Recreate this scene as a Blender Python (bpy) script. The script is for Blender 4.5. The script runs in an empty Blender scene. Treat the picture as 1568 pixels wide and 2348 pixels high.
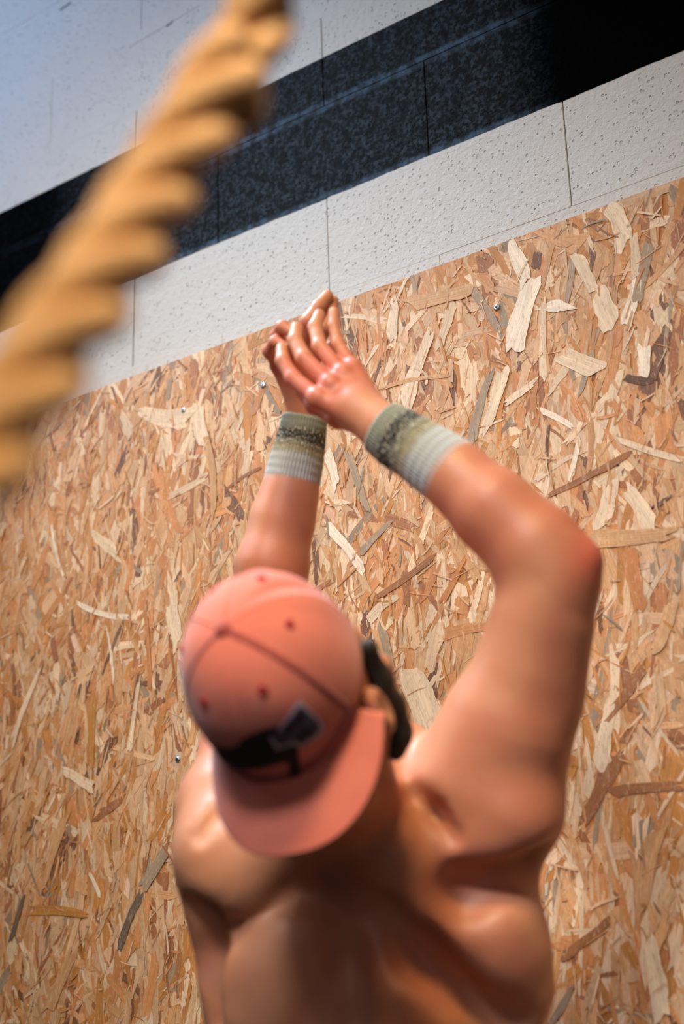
import bpy, math, random
import numpy as np
from mathutils import Vector, Matrix
from mathutils.bvhtree import BVHTree

random.seed(7)
RNG = np.random.default_rng(11)
scn = bpy.context.scene
COL = scn.collection

# ------------------------------------------------------------------ camera
CAMROT = np.array([[0.80087, 0.20954, 0.56098], [0.59805, -0.23203, -0.76713], [-0.03058, 0.94987, -0.31115]])
CAMPOS = np.array([1.60, -1.98, 1.305])
FPX = 3400.0
cam_d = bpy.data.cameras.new('camera')
cam = bpy.data.objects.new('camera', cam_d)
COL.objects.link(cam)
m3 = Matrix(CAMROT.tolist())
cam.matrix_world = Matrix.Translation(Vector(CAMPOS)) @ m3.to_4x4()
cam_d.sensor_width = 36.0
cam_d.lens = FPX / 2348.0 * 36.0
cam_d.clip_start = 0.05
cam_d.dof.use_dof = True
cam_d.dof.focus_distance = 2.45
cam_d.dof.aperture_fstop = 2.2
scn.camera = cam

# ------------------------------------------------------------------ light
w = bpy.data.worlds.new('world'); scn.world = w; w.use_nodes = True
bg = w.node_tree.nodes['Background']
bg.inputs['Color'].default_value = (0.80, 0.86, 1.0, 1); bg.inputs['Strength'].default_value = 0.01


def area(name, loc, target, size, energy, color, spread=180):
    d = bpy.data.lights.new(name, 'AREA'); d.shape = 'RECTANGLE'
    d.size, d.size_y = size; d.energy = energy; d.color = color; d.spread = math.radians(spread)
    o = bpy.data.objects.new(name, d); COL.objects.link(o)
    o.location = loc
    o.rotation_euler = (Vector(target) - Vector(loc)).to_track_quat('-Z', 'Y').to_euler()
    return o


area('ceiling_lamp', (1.8, -2.3, 4.4), (0.6, -1.0, 1.3), (0.7, 0.7), 16.5, (1.0, 0.74, 0.36), 72)
area('room_bounce_fill', (3.4, -4.8, 2.6), (0.6, -0.6, 1.6), (2.0, 1.6), 22, (1.0, 0.88, 0.92))  # unseen fill added in place of light bounced round the room
area('skylight_lamp', (-0.6, -0.7, 4.0), (0.35, -0.75, 1.8), (0.6, 0.6), 14.5, (0.60, 0.82, 1.0), 66)
area('mid_fill', (0.9, -2.6, 3.2), (0.45, -0.4, 2.15), (0.6, 0.6), 1.2, (1.0, 0.92, 0.95), 45)  # unseen fill, added to lift the middle of board and blocks
area('window_daylight', (-2.5, -2.0, 4.2), (-0.8, 0.0, 3.4), (0.8, 0.8), 15.5, (0.50, 0.69, 1.0), 78)
area('wall_fill', (-1.0, -2.2, 3.4), (-0.3, 0.0, 2.3), (0.6, 0.6), 4.6, (1.0, 0.76, 0.45), 60)  # unseen warm fill, added to brighten the left of the wall
area('back_fill', (1.5, -3.5, 4.0), (0.80, -0.75, 1.60), (0.5, 0.5), 2.5, (0.95, 1.0, 1.0), 30)  # unseen narrow fill, added to brighten the right of the back
area('rope_fill', (1.9, -1.6, 3.6), (1.12, -1.4, 1.65), (0.3, 0.3), 1.3, (1.0, 0.90, 0.82), 30)  # no real fitting: added only to light the rope

vs = scn.view_settings
vs.view_transform = 'Standard'; vs.look = 'None'; vs.exposure = 0.0; vs.gamma = 1.0; vs.use_curve_mapping = False


# ------------------------------------------------------------------ helpers
def P(px, py, d):
    """point seen at a pixel of the photograph, d metres in front of the camera"""
    return CAMPOS + CAMROT @ np.array([(px - 784) / FPX * d, -(py - 1174) / FPX * d, -d])


def wallpt(px, py, y=0.0):
    r = CAMROT @ np.array([(px - 784) / FPX, -(py - 1174) / FPX, -1.0])
    return CAMPOS + r * ((y - CAMPOS[1]) / r[1])


def srgb(r, g, b):
    f = lambda c: (c / 255 / 12.92) if c / 255 < 0.04045 else ((c / 255 + 0.055) / 1.055) ** 2.4
    return (f(r), f(g), f(b), 1)


def link(name, me, mat=None, parent=None, smooth=True):
    o = bpy.data.objects.new(name, me); COL.objects.link(o)
    if mat: me.materials.append(mat)
    if parent is not None: o.parent = parent
    if smooth and len(me.polygons): me.polygons.foreach_set('use_smooth', [True] * len(me.polygons))
    return o


def mesh_np(name, V, F, mat=None, parent=None, smooth=True):
    me = bpy.data.meshes.new(name)
    me.from_pydata(np.asarray(V).tolist(), [], F.tolist() if hasattr(F, 'tolist') else F)
    me.validate(); me.update()
    return link(name, me, mat, parent, smooth)


def tag(o, label, cat, group=None, kind=None):
    if label: o['label'] = label
    if cat: o['category'] = cat
    if group: o['group'] = group
    if kind: o['kind'] = kind
    return o


class NT:
    def __init__(s, name):
        s.m = bpy.data.materials.new(name); s.m.use_nodes = True
        s.t = s.m.node_tree; s.b = s.t.nodes['Principled BSDF']

    def n(s, typ, **kw):
        nd = s.t.nodes.new(typ)
        for k, v in kw.items():
            if k.startswith('i_'): nd.inputs[k[2:].replace('_', ' ')].default_value = v
            else: setattr(nd, k, v)
        return nd

    def l(s, a, b): s.t.links.new(a, b)

    def val(s, sock, v):
        if hasattr(v, 'is_linked') or isinstance(v, bpy.types.NodeSocket): s.l(v, sock)
        else: sock.default_value = v

    def math(s, op, a, b=None, clamp=False):
        nd = s.n('ShaderNodeMath', operation=op); nd.use_clamp = clamp
        s.val(nd.inputs[0], a)
        if b is not None: s.val(nd.inputs[1], b)
        return nd.outputs[0]

    def mix(s, f, a, b):
        nd = s.n('ShaderNodeMix', data_type='RGBA')
        s.val(nd.inputs[0], f); s.val(nd.inputs[6], a); s.val(nd.inputs[7], b)
        return nd.outputs[2]

    def noise(s, vec, scale, detail=3, rough=0.55, out=0):
        nd = s.n('ShaderNodeTexNoise'); nd.inputs['Scale'].default_value = scale
        nd.inputs['Detail'].default_value = detail; nd.inputs['Roughness'].default_value = rough
        if vec is not None: s.l(vec, nd.inputs['Vector'])
        return nd.outputs[out]

    def smooth(s, v, a, b, lo=0.0, hi=1.0):
        nd = s.n('ShaderNodeMapRange', interpolation_type='SMOOTHSTEP')
        s.val(nd.inputs[0], v)
        for i, x in enumerate((a, b, lo, hi)): nd.inputs[i + 1].default_value = x
        return nd.outputs[0]

    def bump(s, h, dist, strength=1.0, nrm=None):
        nd = s.n('ShaderNodeBump'); nd.inputs['Distance'].default_value = dist
        nd.inputs['Strength'].default_value = strength; s.l(h, nd.inputs['Height'])
        if nrm is not None: s.l(nrm, nd.inputs['Normal'])
        return nd.outputs[0]


def simple(name, col, rough=0.7, metal=0.0, bump=None, sheen=0.0, spec=0.5):
    t = NT(name); t.b.inputs['Base Color'].default_value = col
    t.b.inputs['Roughness'].default_value = rough; t.b.inputs['Metallic'].default_value = metal
    t.b.inputs['Specular IOR Level'].default_value = spec
    if sheen: t.b.inputs['Sheen Weight'].default_value = sheen
    if bump:
        co = t.n('ShaderNodeTexCoord').outputs['Object']
        t.l(t.bump(t.noise(co, bump[0]), bump[1]), t.b.inputs['Normal'])
    return t.m


# ------------------------------------------------------------------ setting: painted block wall
Z0 = CAMPOS[2]
CO = Z0 + 1.425          # a bed joint: lower edge of the black stripe
BLK_TOP = Z0 + 1.733     # upper edge of the black stripe


def mat_wall():
    t = NT('painted_blocks')
    co = t.n('ShaderNodeTexCoord').outputs['Object']
    sp = t.n('ShaderNodeSeparateXYZ'); t.l(co, sp.inputs[0])
    x, z = sp.outputs['X'], sp.outputs['Z']
    nw = t.noise(co, 9, 4, 0.7)
    zz = t.math('ADD', z, t.math('MULTIPLY', t.math('SUBTRACT', nw, 0.5), 0.012))
    lo = t.smooth(zz, CO - 0.0015, CO + 0.0015)
    z2 = t.math('ADD', z, t.math('MULTIPLY', t.math('SUBTRACT', nw, 0.5), 0.005))
    hi = t.smooth(z2, BLK_TOP - 0.001, BLK_TOP + 0.001, 1, 0)
    band = t.math('MULTIPLY', lo, hi)
    black_fade = t.smooth(t.math('ADD', x, t.math('MULTIPLY', nw, 0.05)), 0.50, 0.68)   # fade to black on the right, shade put into the paint colour
    black_fade = t.math('MAXIMUM', black_fade, t.smooth(t.math('ADD', x, t.math('MULTIPLY', nw, 0.08)), -0.62, -0.36, 0.93, 0.0))  # same fade into darkness at the left end, also in the colour
    # smooth bed joint zone
    dz = t.math('ABSOLUTE', t.math('SUBTRACT', t.math('FRACT', t.math('ADD', t.math('DIVIDE', t.math('SUBTRACT', z, CO), 0.2), 0.5)), 0.5))
    dz = t.math('MULTIPLY', dz, 0.2)
    bed = t.smooth(dz, 0.006, 0.016, 1, 0)
    # open pores
    p1 = t.noise(co, 120, 2, 0.6); p2 = t.noise(co, 45, 3, 0.6)
    warp = t.n('ShaderNodeVectorMath', operation='MULTIPLY_ADD'); t.l(t.noise(co, 60, 2, 0.6, 1), warp.inputs[0]); warp.inputs[1].default_value = (0.008, 0.008, 0.008); t.l(co, warp.inputs[2])
    vo = t.n('ShaderNodeTexVoronoi'); vo.inputs['Scale'].default_value = 135; t.l(warp.outputs[0], vo.inputs['Vector'])
    vc = t.n('ShaderNodeSeparateColor'); t.l(vo.outputs['Color'], vc.inputs[0])
    rad = t.smooth(vc.outputs[0], 0.45, 1.0, 0.02, 0.30)
    pore = t.smooth(t.math('SUBTRACT', vo.outputs['Distance'], rad), -0.06, 0.08, 1.0, 0.0)
    pits = pore
    dens = t.smooth(t.noise(co, 11, 3), 0.40, 0.66)
    wh_p = t.math('MULTIPLY', pore, dens)
    flat = t.smooth(z, Z0 + 1.218, Z0 + 1.228, 0, 1)
    wh_p = t.math('MULTIPLY', wh_p, flat)
    keep = t.math('SUBTRACT', 1.0, t.math('MULTIPLY', bed, 0.9))
    wh_p = t.math('MULTIPLY', wh_p, keep)
    white = t.mix(t.math('MULTIPLY', wh_p, 0.55), (0.60, 0.595, 0.60, 1), (0.18, 0.18, 0.19, 1))
    white = t.mix(t.math('MULTIPLY', t.noise(co, 3.0, 3), 0.22), white, (0.50, 0.49, 0.48, 1))
    spk = t.smooth(p1, 0.40, 0.60)
    spk2 = t.math('MULTIPLY', spk, t.smooth(p2, 0.35, 0.6))
    spk2 = t.math('MAXIMUM', spk2, t.math('MULTIPLY', bed, 0.75))
    rough_black = t.mix(spk2, (0.0016, 0.0018, 0.0024, 1), (0.030, 0.042, 0.062, 1))  # bluish light off the porous paint, put into the colour as speckle
    rough_black = t.mix(t.math('MULTIPLY', bed, t.smooth(p2, 0.4, 0.6)), rough_black, (0.055, 0.095, 0.16, 1))
    black = t.mix(black_fade, rough_black, (0.0008, 0.0008, 0.0009, 1))
    # dark chips in the painted joints high on the left
    for (xa, za, xb, zb, w_, f_) in ((-0.612, 2.200, -0.578, 2.203, 0.0034, 0.95), (-0.274, 1.998, -0.258, 2.001, 0.003, 0.9), (-0.385, 1.995, -0.18, 2.006, 0.0013, 0.5)):
        za += Z0; zb += Z0
        cb = t.n('ShaderNodeCombineXYZ'); t.l(x, cb.inputs[0]); t.l(z, cb.inputs[1])
        dx, dz_ = xb - xa, zb - za; L = math.hypot(dx, dz_)
        ux, uz = dx / L, dz_ / L
        al_ = t.math('ADD', t.math('MULTIPLY', t.math('SUBTRACT', x, xa), ux), t.math('MULTIPLY', t.math('SUBTRACT', z, za), uz))
        pe = t.math('ABSOLUTE', t.math('SUBTRACT', t.math('MULTIPLY', t.math('SUBTRACT', x, xa), uz), t.math('MULTIPLY', t.math('SUBTRACT', z, za), ux)))
        ee = t.math('MAXIMUM', t.math('SUBTRACT', t.math('ABSOLUTE', t.math('SUBTRACT', al_, L / 2)), L / 2), 0.0)
        dd = t.math('ADD', t.math('ADD', pe, ee), t.math('MULTIPLY', t.math('SUBTRACT', nw, 0.5), w_))
        white = t.mix(t.smooth(dd, w_ * 0.5, w_ * 1.2, f_, 0.0), white, (0.02, 0.025, 0.035, 1))
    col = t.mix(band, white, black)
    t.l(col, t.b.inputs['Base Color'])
    t.l(t.smooth(band, 0, 1, 0.62, 0.7), t.b.inputs['Roughness'])
    spc = t.math('SUBTRACT', 0.35, t.math('MULTIPLY', band, t.smooth(black_fade, 0, 1, 0.27, 0.345)))
    t.l(spc, t.b.inputs['Specular IOR Level'])
    h = t.math('SUBTRACT', 1.0, t.math('MULTIPLY', pits, keep))
    h = t.math('ADD', h, t.math('MULTIPLY', t.noise(co, 75, 5, 0.7), 1.3))
    t.l(t.bump(h, 0.0022, 1.0), t.b.inputs['Normal'])
    return t.m


def build_wall():
    V, F = [], []

    def box(x0, x1, y0, y1, z0, z1, b=0.0012):
        i = len(V)
        # front face inset with a small bevel
        for (x, y, z) in ((x0, y1, z0), (x1, y1, z0), (x1, y1, z1), (x0, y1, z1),
                          (x0, y0 + b, z0), (x1, y0 + b, z0), (x1, y0 + b, z1), (x0, y0 + b, z1),
                          (x0 + b, y0, z0 + b), (x1 - b, y0, z0 + b), (x1 - b, y0, z1 - b), (x0 + b, y0, z1 - b)):
            V.append((x, y, z))
        F.append((i + 8, i + 9, i + 10, i + 11))
        for k in range(4):
            a, c = k, (k + 1) % 4
            F.append((i + 4 + a, i + 4 + c, i + 8 + c, i + 8 + a)); F.append((i + a, i + c, i + 4 + c, i + 4 + a))
    xl, xr = -4.2, 4.2
    rnd = random.Random(3)
    n0 = int(CO / 0.2) + 1
    for r in range(-n0, 12):
        z0 = CO + 0.2 * r; z1 = z0 + 0.2
        if z1 < 0.02: continue
        z0 = max(z0, 0.0); z1 = min(z1, 4.8)
        if z0 >= 4.79: break
        par = (r % 2 == 0)
        off = (-0.13 if r in (0, 2) else (0.14 if r in (1, -1) else (-0.35 if r == 3 else -0.12)))
        k0 = int((xl - off) / 0.5) - 1
        for k in range(k0, 20):
            a = off + 0.5 * k; b_ = a + 0.5
            a, b_ = max(a, xl), min(b_, xr)
            if b_ - a < 0.02: continue
            yo = rnd.uniform(-0.0006, 0.0006)
            g = 0.0011 if r in (0, 1, -1) else (0.0012 if r == 3 and abs(a + 0.35) < 0.02 else 0.0002)
            gz = 0.0004 if r in (0, 1) else -0.0006
            box(a + g, b_ - g, yo, 0.05, z0 + gz, z1 - gz, 0.0006)
    i = len(V)
    V += [(xl, 0.012, 0), (xr, 0.012, 0), (xr, 0.012, 4.8), (xl, 0.012, 4.8), (xl, 0.2, 0), (xr, 0.2, 0), (xr, 0.2, 4.8), (xl, 0.2, 4.8)]
    F += [(i, i + 1, i + 2, i + 3), (i + 4, i + 7, i + 6, i + 5), (i, i + 4, i + 5, i + 1), (i + 3, i + 2, i + 6, i + 7), (i, i + 3, i + 7, i + 4), (i + 1, i + 5, i + 6, i + 2)]
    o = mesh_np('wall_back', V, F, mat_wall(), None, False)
    tag(o, 'white painted concrete block wall with a wide black painted stripe', 'wall', kind='structure')


build_wall()
fl = mesh_np('floor', [(-4.2, -5.5, 0), (4.2, -5.5, 0), (4.2, 0.2, 0), (-4.2, 0.2, 0), (-4.2, -5.5, -0.1), (4.2, -5.5, -0.1), (4.2, 0.2, -0.1), (-4.2, 0.2, -0.1)],
             [(0, 1, 2, 3), (4, 7, 6, 5), (0, 4, 5, 1), (3, 2, 6, 7), (0, 3, 7, 4), (1, 5, 6, 2)],
             simple('rubber_floor', (0.035, 0.035, 0.037, 1), 0.8, bump=(150, 0.001)), None, False)
tag(fl, 'dark rubber gym floor', 'floor', kind='structure')
ce = mesh_np('ceiling', [(-4.2, -5.5, 4.8), (4.2, -5.5, 4.8), (4.2, 0.2, 4.8), (-4.2, 0.2, 4.8), (-4.2, -5.5, 4.9), (4.2, -5.5, 4.9), (4.2, 0.2, 4.9), (-4.2, 0.2, 4.9)],
             [(3, 2, 1, 0), (4, 5, 6, 7), (0, 1, 5, 4), (3, 7, 6, 2), (0, 4, 7, 3), (1, 2, 6, 5)],
             simple('ceiling_paint', (0.45, 0.45, 0.46, 1), 0.9), None, False)
tag(ce, 'plain grey gym ceiling', 'ceiling', kind='structure')

# ------------------------------------------------------------------ strand board
OSB_TOP = Z0 + 1.193
OSB_Y = -0.018


def mat_osb():
    t = NT('strand_board')
    at = t.n('ShaderNodeAttribute', attribute_name='flake').outputs['Color']
    uv = t.n('ShaderNodeUVMap', uv_map='grain').outputs[0]
    mp = t.n('ShaderNodeMapping'); t.l(uv, mp.inputs[0]); mp.inputs['Scale'].default_value = (14, 420, 1)
    g = t.noise(mp.outputs[0], 1.0, 4, 0.65)
    mp2 = t.n('ShaderNodeMapping'); t.l(uv, mp2.inputs[0]); mp2.inputs['Scale'].default_value = (10, 60, 1)
    g2 = t.noise(mp2.outputs[0], 1.0, 3, 0.6)
    f = t.math('ADD', t.smooth(g, 0.3, 0.72, 0.84, 1.10), t.smooth(g2, 0.3, 0.7, -0.12, 0.10))
    sc = t.n('ShaderNodeVectorMath', operation='SCALE'); t.l(at, sc.inputs[0]); t.l(f, sc.inputs['Scale'])
    co = t.n('ShaderNodeTexCoord').outputs['Object']
    mp3 = t.n('ShaderNodeMapping'); t.l(co, mp3.inputs[0]); mp3.inputs['Scale'].default_value = (60, 60, 22); mp3.inputs['Rotation'].default_value = (0, 0.12, 0)
    n3 = t.noise(mp3.outputs[0], 1.0, 5, 0.75)
    c = t.mix(t.smooth(n3, 0.55, 0.75, 0.0, 0.42), sc.outputs[0], srgb(186, 122, 70))
    c = t.mix(t.smooth(n3, 0.44, 0.28, 0.0, 0.34), c, srgb(222, 190, 156))
    mp5 = t.n('ShaderNodeMapping'); t.l(co, mp5.inputs[0]); mp5.inputs['Scale'].default_value = (260, 260, 90); mp5.inputs['Rotation'].default_value = (0, -0.2, 0)
    n5 = t.noise(mp5.outputs[0], 1.0, 3, 0.7)
    c = t.mix(t.smooth(n5, 0.52, 0.66, 0.0, 0.38), c, srgb(176, 118, 74))
    c = t.mix(t.smooth(n5, 0.44, 0.32, 0.0, 0.35), c, srgb(228, 204, 176))
    mp4 = t.n('ShaderNodeMapping'); t.l(co, mp4.inputs[0]); mp4.inputs['Scale'].default_value = (110, 110, 45); mp4.inputs['Location'].default_value = (3, 1, 7)
    dk = t.smooth(t.noise(mp4.outputs[0], 1.0, 3, 0.7), 0.66, 0.76, 0.0, 0.6)
    t.l(t.mix(dk, c, srgb(104, 66, 42)), t.b.inputs['Base Color'])
    t.b.inputs['Roughness'].default_value = 0.55
    t.b.inputs['Specular IOR Level'].default_value = 0.35
    t.l(t.bump(g, 0.0007, 0.6), t.b.inputs['Normal'])
    return t.m


PAL = [(230, 200, 168), (218, 176, 138), (210, 158, 112), (206, 140, 88), (196, 132, 68), (166, 106, 68), (118, 80, 58), (158, 136, 114)]
PW = [0.15, 0.25, 0.24, 0.15, 0.09, 0.07, 0.025, 0.025]
PALL = np.array([srgb(*c)[:3] for c in PAL])


def flake_batch(cx, cz, L, W, ang, colr, yfront, rough=0.25):
    """vertices / uv / colours of n ragged strands lying on the board"""
    n = len(cx)
    us = np.array([-.5, -.51, -.49, -.5, -.42, -.25, -.08, .1, .28, .43, .5, .49, .51, .5, .42, .27, .1, -.08, -.26, -.43])
    vs_ = np.array([.36, .14, -.1, -.36, -.5, -.5, -.5, -.5, -.5, -.5, -.36, -.12, .12, .36, .5, .5, .5, .5, .5, .5])
    K = len(us)
    U = us[None] + RNG.normal(0, 1, (n, K)) * np.where(np.abs(us) > 0.4, 0.05, 0.012)[None]
    Vv = vs_[None] * (1 + RNG.normal(0, rough * 0.5, (n, K)))
    U = U + Vv * (W / L)[:, None] * RNG.normal(0, 0.8, (n, 1))
    taper = RNG.uniform(-0.5, 0.5, (n, 1))
    Vv = Vv * (1 + taper * U)
    a = U * L[:, None]; b = Vv * W[:, None]
    bow = RNG.normal(0, 0.03, (n, 1)) * L[:, None] * (U * U * 4 - 0.3)
    b2 = b + bow
    ca, sa = np.cos(ang)[:, None], np.sin(ang)[:, None]
    X = cx[:, None] + a * ca - b2 * sa
    Z = cz[:, None] + a * sa + b2 * ca
    Y = yfront[:, None] + a * RNG.normal(0, 0.004, (n, 1)) + b * RNG.normal(0, 0.02, (n, 1))
    off = RNG.uniform(0, 50, (n, 2))
    UV = np.stack([a + off[:, :1], b + off[:, 1:]], -1)
    C = np.repeat(colr[:, None, :], K, 1)
    return np.stack([X, Y, Z], -1), UV, C


def build_osb():
    batches = []
    x0, x1, zt = -1.75, 1.85, OSB_TOP

    def rnd_layer(n, lmin, lmax, wmin, wmax, ya, yb, zmin, spread=0.42, vert=0.83, pale=0.0):
        cx = RNG.uniform(x0, x1, n); cz = RNG.uniform(zmin, zt, n)
        L = RNG.uniform(0, 1, n) ** 1.5 * (lmax - lmin) + lmin; W = RNG.uniform(0, 1, n) ** 1.7 * (wmax - wmin) + wmin
        ang = np.where(RNG.random(n) < vert, np.pi / 2 + RNG.normal(-0.10, spread, n), RNG.uniform(0, np.pi, n))
        pw = np.array(PW); pw = pw / pw.sum()
        ci = RNG.choice(len(PAL), n, p=pw)
        c = PALL[ci] * RNG.uniform(0.86, 1.12, (n, 1)) * (1 + RNG.normal(0, 0.012, (n, 3)))
        Vx, UV, C = flake_batch(cx, cz, L, W, ang, c, RNG.uniform(yb, ya, n))
        batches.append((Vx, UV, C))
    rnd_layer(9500, 0.06, 0.17, 0.014, 0.045, OSB_Y - 0.0004, OSB_Y - 0.0009, 0.02, 0.30)
    rnd_layer(12000, 0.03, 0.15, 0.005, 0.034, OSB_Y - 0.0008, OSB_Y - 0.0015, 0.5, 0.34)
    rnd_layer(3800, 0.03, 0.12, 0.004, 0.020, OSB_Y - 0.0014, OSB_Y - 0.0019, 1.0, 0.38)
    rnd_layer(3200, 0.008, 0.045, 0.0015, 0.006, OSB_Y - 0.0018, OSB_Y - 0.0022, 1.0, 0.55, 0.7)
    # strands that stand out in the photograph, laid on the board where they are
    pale, cream, tan, org, amb, brn, drk, gry, dgr = [np.array(srgb(*c)[:3]) for c in
        ((234, 208, 178), (244, 226, 204), (206, 158, 112), (196, 128, 74), (190, 130, 62), (156, 102, 64), (96, 66, 50), (164, 142, 120), (104, 92, 80))]
    LM = [(1173, 560, 1212, 650, 30, cream), (1224, 640, 1172, 806, 46, cream), (1087, 666, 1146, 757, 17, gry), (1325, 585, 1362, 668, 26, pale),
          (1372, 665, 1404, 746, 42, pale), (1400, 470, 1442, 560, 36, pale), (1454, 541, 1462, 634, 20, pale), (1464, 640, 1435, 752, 24, cream),
          (1304, 695, 1248, 710, 26, cream), (1247, 691, 1245, 867, 14, pale), (1286, 815, 1378, 851, 36, pale), (1479, 790, 1479, 862, 25, cream),
          (1435, 867, 1497, 879, 15, drk), (1126, 850, 1078, 1015, 20, gry), (1157, 850, 1110, 1000, 28, pale), (1160, 924, 1230, 876, 16, pale),
          (1255, 1140, 1440, 1046, 13, brn), (1422, 1012, 1566, 1058, 12, pale), (1406, 1105, 1384, 1205, 30, pale), (1438, 1118, 1498, 1210, 30, pale),
          (1256, 978, 1256, 1093, 6, drk), (1238, 938, 1318, 980, 12, cream), (1331, 1005, 1308, 1102, 12, cream), (1500, 1165, 1535, 1140, 8, drk),
          (985, 765, 925, 935, 34, pale), (908, 690, 896, 782, 26, pale), (936, 700, 1086, 664, 32, tan), (878, 888, 1024, 858, 9, tan),
          (325, 948, 436, 968, 44, pale), (452, 925, 468, 1024, 38, pale), (940, 1540, 1008, 1700, 62, pale), (985, 1690, 925, 1815, 54, pale),
          (866, 1372, 994, 1280, 14, brn), (755, 1205, 835, 1305, 22, cream), (828, 1268, 895, 1198, 15, gry), (752, 1035, 775, 1115, 24, cream),
          (798, 1035, 842, 1165, 18, gry), (117, 1208, 148, 1334, 8, cream), (213, 1226, 272, 1270, 26, pale), (180, 1390, 290, 1421, 13, cream),
          (337, 1410, 347, 1581, 13, org), (249, 1444, 265, 1568, 7, cream), (90, 1540, 28, 1702, 18, pale), (215, 1590, 208, 1754, 25, amb),
          (325, 2046, 272, 2176, 19, dgr), (56, 2056, 28, 2156, 15, dgr), (76, 2084, 202, 2095, 20, amb), (145, 1765, 218, 1808, 24, pale),
          (320, 1560, 298, 1720, 14, pale), (391, 1380, 412, 1476, 40, pale), (384, 1948, 330, 2034, 30, gry), (209, 2004, 232, 2056, 11, cream),
          (1338, 1882, 1425, 1735, 24, brn), (1388, 1655, 1485, 1525, 18, brn), (1395, 1815, 1562, 1800, 18, brn), (1462, 690, 1490, 560, 22, gry),
          (1345, 1240, 1545, 1225, 30, tan), (1440, 1250, 1468, 1400, 30, org), (1400, 1620, 1375, 1760, 26, pale), (1500, 1900, 1470, 2090, 34, tan),
          (1490, 2150, 1520, 2330, 30, pale), (1290, 2200, 1400, 2110, 16, brn), (60, 1150, 75, 1290, 20, tan), (480, 1000, 495, 1180, 18, tan),
          (520, 1120, 600, 1070, 8, brn), (150, 1870, 100, 2040, 22, tan), (170, 2180, 110, 2320, 30, tan), (880, 1440, 900, 1560, 22, gry),
          (1040, 1250, 1100, 1330, 20, tan), (1010, 1390, 1070, 1280, 14, org), (640, 1270, 600, 1120, 0, tan), (1505, 1500, 1545, 1380, 26, tan)]
    LM = [l for l in LM if l[4] > 0]
    A = np.array([wallpt(l[0], l[1], OSB_Y) for l in LM]); B = np.array([wallpt(l[2], l[3], OSB_Y) for l in LM])
    d = B - A; L = np.hypot(d[:, 0], d[:, 2]); ang = np.arctan2(d[:, 2], d[:, 0])
    Wd = np.array([l[4] for l in LM]) / 1230.0
    M_ = (A + B) / 2
    batches.append(flake_batch(M_[:, 0], M_[:, 2], L, Wd, ang, np.array([l[5] for l in LM]), RNG.uniform(OSB_Y - 0.0027, OSB_Y - 0.0023, len(LM)), 0.18))
    rnd_layer(2600, 0.008, 0.05, 0.001, 0.0045, OSB_Y - 0.0029, OSB_Y - 0.0033, 1.0, 0.5, 0.7)
    V = np.concatenate([b[0].reshape(-1, 3) for b in batches]); UV = np.concatenate([b[1].reshape(-1, 2) for b in batches])
    C = np.concatenate([b[2].reshape(-1, 3) for b in batches])
    V[:, 2] = np.clip(V[:, 2], 0.003, zt); V[:, 0] = np.clip(V[:, 0], x0 - 0.0, x1)
    K = 20; nf = len(V) // K
    me = bpy.data.meshes.new('strand_board')
    # core slab
    s = np.array([(x0, OSB_Y, 0.01), (x1, OSB_Y, 0.01), (x1, OSB_Y, zt), (x0, OSB_Y, zt), (x0, -0.0008, 0.01), (x1, -0.0008, 0.01), (x1, -0.0008, zt), (x0, -0.0008, zt)])
    sf = [(0, 1, 2, 3), (4, 7, 6, 5), (0, 4, 5, 1), (3, 2, 6, 7), (0, 3, 7, 4), (1, 5, 6, 2)]
    nv = len(V)
    VV = np.concatenate([V, s])
    me.vertices.add(len(VV)); me.vertices.foreach_set('co', VV.ravel())
    nl = nv + 24
    me.loops.add(nl)
    li = np.concatenate([np.arange(nv), np.array(sf).ravel() + nv]).astype(np.int32)
    me.loops.foreach_set('vertex_index', li)
    me.polygons.add(nf + 6)
    st = np.concatenate([np.arange(nf) * K, nv + np.arange(6) * 4]).astype(np.int32)
    me.polygons.foreach_set('loop_start', st)
    me.update(calc_edges=True)
    ul = me.uv_layers.new(name='grain')
    UVa = np.concatenate([UV, np.zeros((24, 2))]); ul.data.foreach_set('uv', UVa.ravel().astype(np.float32))
    at = me.attributes.new('flake', 'FLOAT_COLOR', 'POINT')
    Ca = np.concatenate([np.clip(C, 0, 1), np.tile(PALL[3] * 0.8, (8, 1))]); Ca = np.concatenate([Ca, np.ones((len(Ca), 1))], 1)
    at.data.foreach_set('color', Ca.ravel().astype(np.float32))
    me.update()
    o = link('strand_board', me, mat_osb(), None, False)
    tag(o, 'large tan chipboard panel of pressed wood strands below the white painted blocks', 'wall panel')


build_osb()

# ------------------------------------------------------------------ screws in the board
SM = simple('zinc_steel', (0.42, 0.50, 0.60, 1), 0.35, 0.9)
SD = simple('screw_socket', (0.02, 0.02, 0.022, 1), 0.6)


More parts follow.
